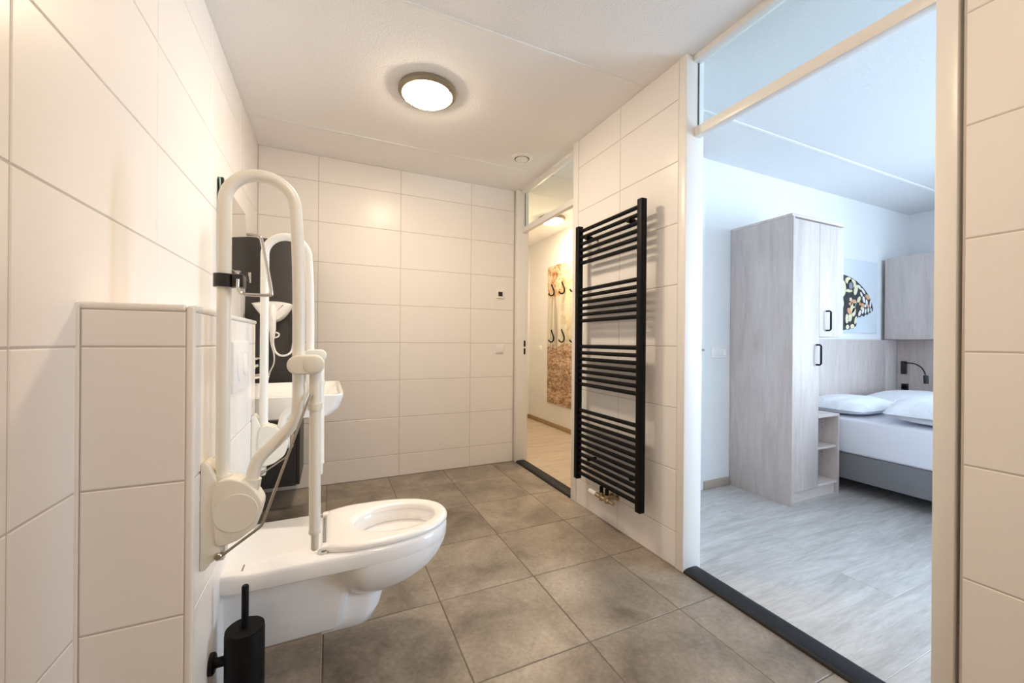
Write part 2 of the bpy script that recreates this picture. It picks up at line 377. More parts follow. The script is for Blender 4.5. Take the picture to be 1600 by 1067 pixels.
# ---------------------------------------------------------------- toilet
YC = 1.535
def toilet():
    t = thing('toilet', 'white wall-hung long toilet with open seat beside the brush holder', 'toilet', (BX, YC, .15))
    N = 96; C = (.215, YC)
    def outline(x0, x1, hw, nose, p=2.2):
        """star-shaped outline sampled by angle round C: straight back x0, half width hw, rounded nose from x=nose to x1"""
        out = []
        for k in range(N):
            a = 2 * math.pi * k / N; dx, dy = math.cos(a), math.sin(a); lo, hi = 0, 1.2
            for _ in range(40):
                mid = (lo + hi) / 2; x = C[0] + dx * mid; y = abs(dy * mid)
                if x > nose: ins = ((x - nose) / (x1 - nose)) ** p + (y / hw) ** p < 1
                else: ins = x > x0 and y < hw
                lo, hi = (mid, hi) if ins else (lo, mid)
            out.append((C[0] + dx * lo, C[1] + dy * lo))
        return out
    def ell(cx, a, b): return [(cx + a * math.cos(2 * math.pi * k / N), YC + b * math.sin(2 * math.pi * k / N)) for k in range(N)]
    o0 = outline(BX, .415, .185, .13); o1 = outline(BX, .405, .177, .13); o2 = outline(BX, .411, .183, .13)
    Z = lambda poly, z: [(x, y, z) for x, y in poly]
    mb = MB()
    mb.loft([Z(ell(.15, .12, .05), .30), Z(o2, .364), Z(o0, .368), Z(o0, .402), Z(o2, .411), Z(o1, .4155), Z(ell(.227, .152, .118), .4155), Z(ell(.227, .148, .114), .408),
             Z(ell(.227, .144, .110), .372), Z(ell(.227, .150, .116), .368), Z(ell(.226, .158, .124), .360), Z(ell(.224, .156, .122), .345), Z(ell(.215, .138, .106), .30), Z(ell(.192, .102, .08), .258), Z(ell(.145, .048, .048), .205), Z(ell(.125, .035, .035), .165)])
    # bowl shell
    def bow(af, ab, hw, p=2.2):
        o = []
        for k in range(N):
            a_ = 2 * math.pi * k / N; c_, s_ = math.cos(a_), math.sin(a_); e = 2 / p
            o.append((.13 + (af if c_ > 0 else ab) * math.copysign(abs(c_) ** e, c_), YC + hw * math.copysign(abs(s_) ** e, s_)))
        return o
    mb.loft([Z(bow(.285, .16, .185), .370), Z(bow(.280, .15, .183), .350), Z(bow(.266, .135, .175), .320), Z(bow(.243, .12, .160), .288), Z(bow(.212, .10, .138), .260), Z(bow(.172, .085, .110), .234), Z(bow(.125, .07, .075), .214), Z(bow(.09, .05, .04), .206)])
    # rear body with lower edge, and trap foot
    def rr(x0, x1, hw, r=.03, n=6):
        o = []
        for cx, sy, a0 in ((x1 - r, 1, 0), ):
            pass
        pts = []
        for k in range(n + 1): t_ = math.pi / 2 * k / n; pts.append((x1 - r + r * math.cos(t_), hw - r + r * math.sin(t_)))
        pts += [(x0, hw), (x0, -hw)]
        for k in range(n + 1): t_ = -math.pi / 2 + math.pi / 2 * k / n; pts.append((x1 - r + r * math.cos(t_), -hw + r + r * math.sin(t_)))
        return [(x, YC + y) for x, y in pts]
    mb.loft([Z(rr(BX, .035, .112), .146), Z(rr(BX, .045, .120), .155), Z(rr(BX, .075, .128), .30), Z(rr(BX, .10, .138), .37)])
    mb.loft([Z(rr(-.02, .118, .062, .05), .105), Z(rr(-.02, .150, .078, .06), .118), Z(rr(-.02, .172, .088, .07), .16), Z(rr(-.02, .19, .092, .075), .22), Z(rr(-.02, .215, .095, .08), .29)])
    body = mb.build('bowl', 'ceramic', t, ang=50)
    MB().loft([Z(ell(.172, .076, .064), .236), Z(ell(.172, .076, .064), .2365)]).build('water', 'water', body)
    B(-.205, -.16, YC - .149, YC - .139, .35, .362).build('mounting_slot', 'black_pl', body)
    mb = B(-.232, -.228, YC - .155, YC - .118, .4156, .4161); mb.build('logo_print', 'boxspring', body)
    # seat ring
    s0 = outline(-.01, .417, .176, .15, 2.15)
    def neck(poly, ins):
        o = []
        for x, y in poly:
            k = 1.0
            if x < .09: k = 1 - .17 * ((.09 - x) / .10) ** 1.5 if x > -.02 else .83
            dx, dy = x - C[0], y - C[1]; L = math.hypot(dx, dy); f = (L - ins) / L
            o.append((C[0] + dx * f, C[1] + dy * f * k))
        return o
    mb = MB()
    hi_ = ell(.227, .143, .108)
    def he(k): return ell(.227, .143 + k, .108 + k)
    mb.loft([Z(neck(s0, .006), .4165), Z(neck(s0, 0), .421), Z(neck(s0, 0), .430), Z(neck(s0, .006), .4365), Z(neck(s0, .02), .4385), Z(he(.02), .4375), Z(he(.006), .435), Z(he(0), .429), Z(he(.002), .4165)], cap=False, closed=True)
    seat = mb.build('seat', 'seat', t, ang=60)
    for sgn in (-1, 1):
        MB().tube([(-.016, YC + sgn * .135, .4155), (-.016, YC + sgn * .135, .423)], .016, 20).build('hinge_base', 'chrome', seat)
        B(-.022, .006, YC + sgn * .128 - .016, YC + sgn * .128 + .016, .422, .437).build('hinge_lug', 'seat', seat, bevel=.004)
    MB().tube([(-.014, YC - .112, .427), (-.014, YC + .112, .427)], .004, 10).build('hinge_rod', 'chrome', seat)
toilet()

# flush plate
fp = thing('flush_plate', 'white dual flush plate on the tiled boxing above the toilet', 'flush plate', (BX, 1.595, 1.0))
B(BX, BX + .010, 1.472, 1.718, .922, 1.084).build('plate', 'white_pl', fp, bevel=.004)
for cy, r in ((1.57, .052), (1.655, .036)):
    MB().lathe([(r, 0), (r, .002), (r - .003, .003), (.001, .003)], (BX + .010, cy, 1.003), 36, 'x').build('button', 'white_pl', fp)

# toilet brush
tb = thing('toilet_brush_set', 'matt black wall-mounted toilet brush and cylinder holder near the toilet', 'toilet brush', (-.2, 1.265, .03))
c = (-.203, 1.265, 0)
MB().lathe([(.001, .03), (.044, .03), (.046, .034), (.046, .312), (.044, .316), (.001, .316)], c, 48).build('holder', 'black', tb)
MB().lathe([(.045, .316), (.045, .320), (.043, .322), (.001, .322)], c, 48).build('lid', 'black', tb)
MB().lathe([(.0085, .322), (.0085, .430), (.0065, .433), (.001, .433)], c, 20).build('handle', 'black', tb)
mb = MB().tube([(-.246, 1.265, .245), (-.270, 1.265, .245)], .012, 20); mb.lathe([(.001, 0), (.026, 0), (.026, .009), (.022, .012), (.001, .012)], (BX, 1.265, .245), 32, 'x')
mb.v = [(x, y, z) for x, y, z in mb.v]
mb.build('wall_mount', 'black', tb)

# ---------------------------------------------------------------- folding support rails
CASE = [(-.243, .749), (-.221, .751), (-.193, .74), (-.172, .72), (-.158, .697), (-.152, .679), (-.156, .655), (-.165, .629), (-.186, .61), (-.21, .596), (-.245, .593), (-.254, .635), (-.258, .684), (-.253, .732)]
PLATE = [(BX, .792), (-.271, .797), (-.264, .786), (-.246, .743), (-.252, .684), (-.250, .635), (-.243, .593), (-.238, .578), (-.243, .561), (-.258, .552), (-.269, .537), (BX, .535)]
def support_rail(yc, label):
    t = thing('support_rail', label, 'grab rail', (BX, yc, .54), 'folding support rails beside the toilet')
    y0 = yc - .032
    MB().prism(PLATE, 'y', y0 + .004, y0 + .068).build('wall_bracket', 'cream_pl', t, bevel=.004)
    cs = MB().prism([tuple(p) for p in [(q.x, q.y) for q in cat_rom([Vector((x, z, 0)) for x, z in CASE + CASE[:1]], 4)][:-1]], 'y', y0, y0 + .060).build('pivot_case', 'cream_pl', t, bevel=.005, seg=3)
    MB().lathe([(.0465, 0), (.0465, -.0012), (.0455, -.002), (.001, -.002)], (-.207, y0, .667), 48, 'y').build('pivot_cap', 'cream_pl', cs)
    MB().tube([(-.241, yc, .735), (-.241, yc, .757)], .020, 24).build('collar', 'cream_pl', cs)
    MB().tube([(-.181, yc, .715), (-.178, yc, .738)], .020, 24).build('collar', 'cream_pl', cs)
    mb = B(-.250, -.232, y0 + .010, y0 + .05, .552, .586); mb.build('lug', 'cream_pl', t, bevel=.003)
    path = [Vector((-.241, yc, .70)), Vector((-.241, yc, 1.1))]
    path += [Vector((-.1635 - .0775 * math.cos(math.pi * k / 24), yc, 1.432 + .0775 * math.sin(math.pi * k / 24))) for k in range(25)]
    path += cat_rom([(-.0815, yc, 1.36), (-.0785, yc, 1.28), (-.077, yc, 1.2), (-.0765, yc, 1.05), (-.0765, yc, .93), (-.084, yc, .878), (-.124, yc, .829), (-.163, yc, .788), (-.1775, yc, .745), (-.178, yc, .70)], 8)
    MB().tube(path, .0152, 24).build('loop_tube', 'cream_tube', t)
    MB().prism(capsule(-.102, -.014, 1.001, 1.051), 'y', y0 - .002, y0 + .060).build('leg_joint', 'cream_pl', t, bevel=.006, seg=3)
    MB().lathe([(.0205, 0), (.0205, -.001), (.019, -.0018), (.001, -.0018)], (-.042, y0 - .002, 1.026), 32, 'y').build('joint_cap', 'cream_pl', t)
    lg = MB().tube([(-.037, yc, 1.02), (-.035, yc, .572)], .0142, 24).build('support_leg', 'cream_tube', t)
    MB().tube([(-.0365, yc, .921), (-.0365, yc, .904)], .0178, 24).build('ring', 'cream_pl', lg)
    MB().tube([(-.035, yc, .575), (-.0345, yc, .53), (-.0345, yc, .526)], [.0095, .0095, .007], 20).build('foot', 'cream_pl', lg)
    MB().tube([(-.035, yc, .58), (-.035, yc, .572)], .0152, 24).build('sleeve', 'cream_pl', lg)
    MB().tube([(-.046, yc - .014, .946), (-.0545, yc - .022, .925), (-.1505, yc - .024, .634), (-.154, yc - .024, .624), (-.162, yc - .024, .617), (-.248, yc - .024, .558)], .0034, 10).build('pull_rod', 'steel', t)
    MB().lathe([(.008, .014), (.008, -.004), (.006, -.006), (.001, -.006)], (-.243, y0 + .004, .568), 20, 'y').build('pin', 'steel', t)
    return t
support_rail(1.195, 'near cream folding support rail that carries the black paper holder clamp')
support_rail(1.86, 'far cream folding support rail nearest the wash basin')

# paper holder on the near rail
ph = thing('paper_holder', 'chrome wire toilet paper holder on a black clamp around the near support rail', 'paper holder', (-.23, 1.195, 1.22))
n_ = 40
ringp = lambda r, z: [(-.241 + r * math.cos(2 * math.pi * k / n_), 1.195 + r * math.sin(2 * math.pi * k / n_), z) for k in range(n_)]
MB().loft([ringp(.0155, 1.2205), ringp(.0225, 1.2205), ringp(.0225, 1.2525), ringp(.0155, 1.2525)], cap=False, closed=True).build('clamp', 'black_pl', ph)
B(-.222, -.198, 1.174, 1.216, 1.2205, 1.2525).build('clamp_block', 'black_pl', ph, bevel=.003)
mb = MB().tube([(-.212, 1.19, 1.2525), (-.212, 1.19, 1.262)], .003, 10); mb.lathe([(.006, .006), (.006, .010), (.001, .010)], (-.212, 1.19, 1.2525), 6)
mb.build('screw', 'chrome', ph)
MB().tube(cat_rom([(-.209, 1.175, 1.24), (-.209, 1.175, 1.218), (-.203, 1.175, 1.206), (-.192, 1.175, 1.203), (-.152, 1.175, 1.203), (-.142, 1.175, 1.206), (-.138, 1.175, 1.216), (-.159, 1.175, 1.338), (-.164, 1.175, 1.348), (-.174, 1.175, 1.352), (-.192, 1.175, 1.352)], 6), .0041, 12).build('wire', 'chrome', ph)

# ---------------------------------------------------------------- wash basin corner
wbn = thing('wash_basin', 'white rectangular wheelchair wash basin on the left wall', 'wash basin', (XL, 2.29, .73))
def rrect(x0, x1, y0, y1, r, z, n=6):
    o = []
    for cx, cy, a in ((x1 - r, y1 - r, 0), (x0 + r, y1 - r, 90), (x0 + r, y0 + r, 180), (x1 - r, y0 + r, 270)):
        for k in range(n + 1):
            t_ = math.radians(a + 90 * k / n); o.append((cx + r * math.cos(t_), cy + r * math.sin(t_), z))
    return o
y0, y1 = 1.965, 2.625
mb = MB().loft([rrect(XL, -.05, y0 + .05, y1 - .05, .03, .735), rrect(XL, .005, y0 + .012, y1 - .012, .035, .748), rrect(XL, .040, y0 + .003, y1 - .003, .04, .785), rrect(XL, .056, y0, y1, .04, .832), rrect(XL, .056, y0, y1, .04, .842),
                rrect(XL + .012, .050, y0 + .006, y1 - .006, .036, .846), rrect(XL + .11, .036, y0 + .022, y1 - .022, .04, .845), rrect(XL + .12, .028, y0 + .03, y1 - .03, .05, .832), rrect(XL + .16, -.03, y0 + .09, y1 - .09, .06, .775), rrect(XL + .2, -.08, y0 + .2, y1 - .2, .06, .765)])
mb.build('basin', 'ceramic', wbn, ang=50)
mb = MB().tube([(-.2, 2.29, .745), (-.2, 2.29, .60)], .018, 16); mb.lathe([(.001, .55), (.032, .55), (.034, .56), (.034, .64), (.001, .645)], (-.2, 2.29, 0), 24); mb.tube([(-.2, 2.29, .62), (XL, 2.29, .62)], .016, 16)
mb.build('siphon', 'chrome', wbn)
for yy in (2.05, 2.13): MB().tube([(-.43, yy + .2, .735), (-.43, yy + .2, .55), (XL, yy + .2, .55)], .007, 10).build('supply_pipe', 'chrome', wbn)
tp = thing('basin_tap', 'chrome single lever tap standing on the wash basin', 'tap', (-.40, 2.29, .846))
mb = MB().tube([(-.405, 2.29, .8455), (-.405, 2.29, .93)], .022, 20); mb.tube([(-.405, 2.29, .90), (-.30, 2.29, .915), (-.28, 2.29, .90)], .012, 16)
mb.build('body', 'chrome', tp)
MB().tube([(-.405, 2.29, .93), (-.405, 2.29, .945), (-.32, 2.29, .965)], [.02, .012, .006], 14).build('lever', 'chrome', tp)

# tilting mirror
mi = thing('tilting_mirror', 'frameless tilted mirror on the left wall above the wash basin', 'mirror', (XL, 2.5, 1.42))
def mir(off, zlo, zhi, y0_, y1_, th):
    f = lambda z: -.461 + (1.828 - z) / (1.828 - 1.428) * .030
    vs = []
    for yy in (y0_, y1_):
        vs += [(f(zlo) + off, yy, zlo), (f(zhi) + off, yy, zhi), (f(zhi) + off - th, yy, zhi), (f(zlo) + off - th, yy, zlo)]
    return MB().add(vs, [(0, 1, 2, 3), (7, 6, 5, 4), (0, 4, 5, 1), (1, 5, 6, 2), (2, 6, 7, 3), (3, 7, 4, 0)])
mir(0, 1.428, 1.828, 2.20, 2.785, .001).build('glass', 'mirror', mi, smooth=False)
mir(-.0011, 1.428, 1.828, 2.1995, 2.7855, .005).build('backing', 'glass_edge', mi, smooth=False)
for yy in (2.215, 2.55):
    B(XL, -.472 if yy > 2.3 else -.452, yy, yy + .02, 1.74, 1.835).build('hinge_bracket', 'black_pl', mi, bevel=.003)
    B(XL, -.425, yy, yy + .012, 1.42, 1.434).build('lower_stay', 'chrome', mi)
B(-.4365, -.4275, 2.768, 2.788, 1.423, 1.485).build('corner_clip', 'chrome', mi, bevel=.001)
B(-.4365, -.4275, 2.198, 2.218, 1.423, 1.455).build('corner_clip', 'chrome', mi, bevel=.001)

# tall dark cabinet in the corner
tc = thing('tall_cabinet', 'tall dark wall-hung cabinet in the corner behind the wash basin', 'cabinet', (-.33, 3.08, .163))
B(XL + .0015, -.194, 2.876, YB - .0015, .163, 1.718).build('body', 'dark', tc, bevel=.002)
B(-.192, -.174, 2.878, YB - .003, .168, 1.714).build('door', 'dark', tc, bevel=.002)

# hair dryer on the cabinet side
YD = 2.876
hd = thing('hair_dryer', 'white hair dryer hanging in its holder on the dark cabinet', 'hair dryer', (-.33, YD, 1.09))
hold = [(-.432, 1.308), (-.38, 1.318), (-.325, 1.324), (-.27, 1.322), (-.222, 1.312), (-.218, 1.297), (-.232, 1.262), (-.262, 1.222), (-.30, 1.199), (-.345, 1.205), (-.385, 1.24), (-.415, 1.28)]
hp = [(q.x, q.y) for q in cat_rom([Vector((x, z, 0)) for x, z in hold + hold[:1]], 4)][:-1]
cx_, cz_ = -.325, 1.27
def sc(k): return [(cx_ + (x - cx_) * k, cz_ + (z - cz_) * k) for x, z in hp]
MB().loft([[(x, YD, z) for x, z in sc(.9)], [(x, YD - .05, z) for x, z in sc(1)], [(x, YD - .085, z) for x, z in sc(.97)], [(x, YD - .105, z) for x, z in sc(.85)], [(x, YD - .112, z) for x, z in sc(.5)]]).build('holder', 'white_pl', hd, ang=50)
MB().tube([(-.262, YD - .11, 1.30), (-.322, YD - .108, 1.232)], .0035, 8).build('vent_slot', 'skirting', hd)
MB().tube([(-.318, YD - .085, 1.30), (-.318, YD - .115, 1.262), (-.318, YD - .116, 1.20), (-.317, YD - .112, 1.15), (-.316, YD - .105, 1.11), (-.316, YD - .10, 1.082)], [.022, .021, .0205, .0185, .012, .007], 20).build('dryer_grip', 'white_pl', hd)
B(-.323, -.313, YD - .138, YD - .134, 1.20, 1.235).build('switch', 'mattress', hd, bevel=.002)
MB().tube(cat_rom([(-.316, YD - .10, 1.085), (-.311, YD - .10, 1.045), (-.298, YD - .10, 1.012), (-.272, YD - .10, .994), (-.24, YD - .10, .998), (-.218, YD - .08, 1.02), (-.212, YD - .04, 1.07), (-.208, YD - .01, 1.15), (-.214, YD - .03, 1.26), (-.218, YD - .05, 1.30)], 8), .0065, 12).build('spiral_cord', 'white_pl', hd)
MB().tube(cat_rom([(-.300, YD - .098, 1.135), (-.284, YD - .10, 1.125), (-.288, YD - .10, 1.11), (-.306, YD - .10, 1.105), (-.33, YD - .06, 1.13), (-.34, YD - .01, 1.12), (-.334, YD - .006, 1.06), (-.320, YD - .006, 1.00), (-.321, YD - .006, .94), (-.342, YD - .006, .885), (-.36, YD - .006, .80)], 8), .0045, 10).build('power_cord', 'white_pl', hd)
# small shelf with soap dish beside the mirror corner
sh = thing('glass_shelf', 'narrow shelf with chrome rail on the left wall by the dark cabinet', 'shelf', (XL, 2.70, .98))
B(XL, -.385, 2.62, 2.86, .975, .981).build('shelf_plate', 'white_pl', sh)
MB().tube([(-.385, 2.62, .930), (-.385, 2.86, .930)], .005, 10).build('rail', 'chrome', sh)
B(XL, -.385, 2.635, 2.65, .925, .975).build('bracket', 'black_pl', sh); B(XL, -.385, 2.83, 2.845, .925, .975).build('bracket', 'black_pl', sh)

# ---------------------------------------------------------------- towel radiator
rd = thing('towel_radiator', 'tall matt black ladder towel radiator on the tiled wall', 'radiator', (1.455, 1.87, .22))
XRAD = 1.452
for yy in (1.587, 2.153):
    pr = [(XRAD - .019, yy - .016), (XRAD - .010, yy - .019), (XRAD + .014, yy - .019), (XRAD + .019, yy - .014), (XRAD + .019, yy + .014), (XRAD + .014, yy + .019), (XRAD - .010, yy + .019), (XRAD - .019, yy + .016)]
    MB().prism(pr, 'z', .219, 1.829).build('upright', 'black', rd, bevel=.002)
ZB = [1.797 - .0408 * k for k in range(6)] + [1.421 - .039 * k for k in range(6)] + [1.063 - .0398 * k for k in range(7)] + [.658 - .0399 * k for k in range(11)]
bar_me = MB().tube([(0, -.272, 0), (0, .272, 0)], .0115, 16).mesh('bar'); bar_me.materials.append(M['black'])
for z in ZB:
    o = link('bar', bar_me, rd); o.matrix_parent_inverse = Matrix(); o.location = (XRAD + .002 - 1.455, 1.87 - 1.87, z - .22)
for yy, z in ((2.062, 1.738), (1.678, 1.742), (2.062, .36), (1.678, .36)):
    mb = MB().tube([(XRAD - .016 if z > 1 else XRAD + .016, yy, z), (XRAD + .03, yy, z)], .013, 20); mb.tube([(XRAD + .03, yy, z), (XR - .0012, yy, z)], .009, 16)
    mb.build('wall_fixing', 'black', rd)
rv = thing('radiator_valve', 'nickel radiator valve block with white thermostat knob under the radiator', 'valve', (1.455, 1.88, .18))
for yy in (1.905, 1.855): MB().tube([(XRAD, yy, .245), (XRAD, yy, .205)], .011, 14).build('connector', 'black', rv)
mb = MB()
for yy in (1.905, 1.855): mb.tube([(XRAD, yy, .214), (XRAD, yy, .165)], [.016, .013], 10); mb.tube([(XRAD, yy, .185), (XR, yy, .185)], .010, 12); mb.lathe([(.001, 0), (.02, 0), (.02, .004), (.001, .004)], (XR - .004, yy, .185), 20, 'x')
mb.tube([(XRAD, 1.965, .182), (XRAD, 1.83, .182)], .014, 12); mb.tube([(XRAD, 1.83, .182), (XRAD, 1.795, .182)], .009, 12)
mb.build('valve_body', 'brass', rv)
MB().tube([(XRAD, 1.955, .182), (XRAD, 1.967, .182), (XRAD, 2.018, .182), (XRAD, 2.022, .182)], [.014, .0165, .0145, .011], 20).build('knob', 'white_pl', rv)

# ---------------------------------------------------------------- ceiling lamp, valve, wall fittings
def ceiling_lamp(x, y, r, m, label, cat='ceiling lamp'):
    t = thing('ceiling_lamp', label, cat, (x, y, H), 'round flush ceiling lamps')
    MB().lathe([(r - .012, 0), (r - .002, -.002), (r, -.006), (r, -.020), (r - .006, -.027), (r - .020, -.031), (r - .025, -.027), (r - .025, -.005)], (x, y, H), 64).build('ring', 'lamp_ring', t)
    MB().lathe([(r - .0255, -.018), (r - .0255, -.029), (r - .032, -.038), (r - .05, -.046), (r - .085, -.052), (.001, -.055)], (x, y, H), 64).build('diffuser', m, t)
    for a in (2.4, 5.5):
        B(x + (r - .02) * math.cos(a) - .004, x + (r - .02) * math.cos(a) + .004, y + (r - .02) * math.sin(a) - .004, y + (r - .02) * math.sin(a) + .004, H - .036, H - .029).build('clip', 'lamp_ring', t)
ceiling_lamp(.474, 2.185, .155, 'lamp_bath', 'round glowing ceiling lamp with taupe ring in the bathroom')
ceiling_lamp(.46, .35, .155, 'lamp_near', 'round glowing ceiling lamp nearest the front wall of the bathroom')
ceiling_lamp(2.228, 3.85, .15, 'lamp_hall', 'round glowing ceiling lamp in the hall')
vv = thing('ceiling_vent', 'small round white air valve in the bathroom ceiling', 'vent', (1.29, 2.68, H))
MB().lathe([(.080, 0), (.080, -.004), (.074, -.010), (.058, -.014), (.054, -.010), (.053, 0)], (1.29, 2.68, H), 48).build('rim', 'white_pl', vv)
MB().lathe([(.052, -.001), (.051, -.003), (.001, -.003)], (1.29, 2.68, H), 40).build('throat', 'black_pl', vv)
MB().lathe([(.001, -.003), (.038, -.005), (.047, -.012), (.045, -.017), (.001, -.020)], (1.29, 2.68, H), 48).build('disc', 'white_pl', vv)

sn = thing('wall_sensor', 'square white room sensor with black window on the back wall', 'sensor', (1.382, YB, 1.515))
B(1.342, 1.422, YB - .010, YB, 1.475, 1.555).build('cover', 'white_pl', sn, bevel=.003)
B(1.362, 1.402, YB - .012, YB - .0095, 1.495, 1.535).build('sensor_window', 'black_pl', sn)
def switch(x, y, z, label, group=None, rot='y'):
    t = thing('light_switch', label, 'switch', (x, y, z), group)
    if rot == 'y':
        B(x - .04, x + .04, y - .009, y, z - .04, z + .04).build('cover', 'white_pl', t, bevel=.003); B(x - .03, x + .03, y - .013, y - .0088, z - .03, z + .03).build('rocker', 'white_pl', t, bevel=.002)
    else:
        B(x - .009, x, y - .04, y + .04, z - .04, z + .04).build('cover', 'white_pl', t, bevel=.003); B(x - .013, x - .0088, y - .03, y + .03, z - .03, z + .03).build('rocker', 'white_pl', t, bevel=.002)
switch(1.379, YB, 1.022, 'white wall switch below the sensor on the back wall')
switch(XH, 4.77, 1.0, 'faint white wall switch on the hall wall left of the print', rot='x')
t = thing('light_switch', 'white double switch plate between bedroom door and wardrobe', 'switch', (2.69, YW, 1.02))
B(2.605, 2.765, YW - .009, YW, .98, 1.06).build('cover', 'white_pl', t, bevel=.003)
B(2.617, 2.677, YW - .013, YW - .0085, .99, 1.05).build('rocker', 'white_pl', t, bevel=.002)
MB().lathe([(.03, -.0088), (.03, -.0125), (.021, -.0125), (.021, -.0092), (.001, -.0092)], (2.73, YW, 1.02), 24, 'y').build('socket', 'white_pl', t)

# ---------------------------------------------------------------- hall print and hooks
m = M['forest'] = mat('autumn_forest_print', (0.5, 0.4, 0.3), 0.5)
tt, bb = nt(m); N = tt.nodes; tcn = N.new('ShaderNodeTexCoord'); sp = N.new('ShaderNodeSeparateXYZ'); tt.links.new(tcn.outputs['Object'], sp.inputs[0])
v1 = coords(m, (1, 1, 1), False); v2 = coords(m, (1, 9, .35), False); v3 = coords(m, (1, 1, 2.6), False)
leaf = ramp(m, noise(m, v1, 13, 8, 0.8, .5), [(.34, (.06, .035, .025)), (.42, (.30, .10, .04)), (.48, (.52, .26, .11)), (.53, (.66, .55, .38)), (.62, (.70, .66, .52)), (.70, (.45, .46, .36))])
trunk = ramp(m, noise(m, v2, 3, 3, .5), [(.36, (.40, .36, .31)), (.46, (.62, .58, .50)), (.62, (.74, .70, .60))])
litter = ramp(m, noise(m, v3, 16, 8, .8, .4), [(.34, (.08, .04, .025)), (.44, (.27, .14, .075)), (.51, (.50, .32, .19)), (.57, (.66, .53, .40)), (.66, (.70, .62, .52))])
def sstep(a, b):
    r = N.new('ShaderNodeMapRange'); r.interpolation_type = 'SMOOTHSTEP'; r.inputs[1].default_value = a; r.inputs[2].default_value = b
    nz = N.new('ShaderNodeMath'); nz.operation = 'MULTIPLY_ADD'; tt.links.new(noise(m, v1, 5, 4, .7), nz.inputs[0]); nz.inputs[1].default_value = .5; tt.links.new(sp.outputs['Z'], nz.inputs[2])
    tt.links.new(nz.outputs[0], r.inputs[0]); return r.outputs[0]
pale = ramp(m, noise(m, v1, 11, 8, .8, .6), [(.36, (.36, .30, .14)), (.46, (.60, .50, .28)), (.54, (.74, .68, .50)), (.66, (.66, .66, .56))])
sy = N.new('ShaderNodeMapRange'); sy.inputs[1].default_value = 4.40; sy.inputs[2].default_value = 4.52
ya = N.new('ShaderNodeMath'); ya.operation = 'MULTIPLY_ADD'; tt.links.new(noise(m, v1, 6, 4, .7), ya.inputs[0]); ya.inputs[1].default_value = .5; tt.links.new(sp.outputs['Y'], ya.inputs[2]); tt.links.new(ya.outputs[0], sy.inputs[0])
leaf = mixc(m, sy.outputs[0], pale, leaf); trunk = mixc(m, .55, trunk, mixc(m, sy.outputs[0], pale, trunk))
band = ramp(m, noise(m, coords(m, (1, .6, 5), False), 3, 3, .6), [(.35, (.25, .25, .25)), (.65, (.75, .75, .75))])
litter = mixc(m, .6, litter, band, 'OVERLAY')
a = mixc(m, sstep(1.29, 1.33), litter, trunk); a = mixc(m, sstep(1.88, 1.93), a, leaf); setc(m, a)
pc = thing('wall_print', 'tall autumn forest print on the hall wall', 'picture', (XH, 4.2, 0))
o = B(XH - .018, XH, 3.62, 4.55, .30, 2.06).build('print_panel', 'forest', pc, bevel=.001)
hk = 0
for col_i, yy in enumerate((4.385, 4.135, 3.895)):
    for row_i, z in enumerate((1.71, 1.125)):
        lb = '%s black coat hook of the %s row on the forest print' % (('left', 'middle', 'right')[col_i], ('upper', 'lower')[row_i])
        h_ = thing('coat_hook', lb, 'hook', (XH - .018, yy, z), 'black coat hooks on the forest print')
        B(XH - .022, XH - .018, yy + .050, yy + .066, z + .102, z + .124).build('base_plate', 'black', h_, bevel=.001)
        MB().tube(cat_rom([(XH - .022, yy + .058, z + .112), (XH - .027, yy + .028, z + .078), (XH - .032, yy - .010, z + .035), (XH - .036, yy - .022, z + .0), (XH - .045, yy - .016, z - .028), (XH - .062, yy + .004, z - .036), (XH - .078, yy + .018, z - .022), (XH - .082, yy + .022, z - .006)], 6), .0085, 10).build('hook', 'black', h_)

# ---------------------------------------------------------------- wardrobe
wd = thing('wardrobe', 'pale oak wardrobe with upper cupboard and open bedside niche', 'wardrobe', (3.1, 1.88, 0))
X0, X1, X2 = 2.812, 3.139, 3.436
YFD = 1.659
B(X0, X0 + .020, 1.645, YW - .003, 0, 1.950).build('side_panel', 'oak', wd, bevel=.001)
B(X0, X2 + .004, 1.652, YW - .003, 1.951, 1.970).build('top_panel', 'oak_h', wd, bevel=.001)
B(X0 + .021, X1, 1.69, YW - .004, .075, 1.950).build('tall_body', 'oak', wd)
B(X1 + .002, X2, 1.69, YW - .004, 1.140, 1.950).build('upper_body', 'oak', wd)
dr = B(X0 + .026, X1 - .001, YFD, YFD + .020, .082, 1.942).build('tall_door', 'oak', wd, bevel=.0015)
du = B(X1 + .002, X2, YFD, YFD + .020, 1.142, 1.942).build('cupboard_door', 'oak', wd, bevel=.0015)
def pull(x, z0, z1, par):
    p_ = [(x, YFD, z0), (x, YFD - .022, z0), (x, YFD - .030, z0 + .008), (x, YFD - .030, z1 - .008), (x, YFD - .022, z1), (x, YFD, z1)]
    MB().tube(p_, .006, 10).build('handle', 'black', par, label='matt black bow handle')
pull(3.222, 1.188, 1.325, du); pull(3.108, .945, 1.084, dr)
B(X0 + .026, 3.372, YFD + .018, YFD + .034, 0, .080).build('plinth', 'oak_h', wd)
B(3.376, 3.392, 1.655, YW - .02, 0, .585).build('niche_side', 'oak', wd, bevel=.001)
B(X1 + .001, 3.376, 1.658, YW - .02, .567, .585).build('niche_shelf', 'oak_h', wd, bevel=.001)
B(X1 + .001, 3.376, 1.668, YW - .02, .338, .355).build('niche_shelf', 'oak_h', wd, bevel=.001)
B(X1 + .001, 3.376, 1.660, YW - .02, .080, .098).build('niche_shelf', 'oak_h', wd, bevel=.001)
B(X1 + .001, 3.376, YW - .03, YW - .02, .098, .567).build('niche_back', 'oak', wd)
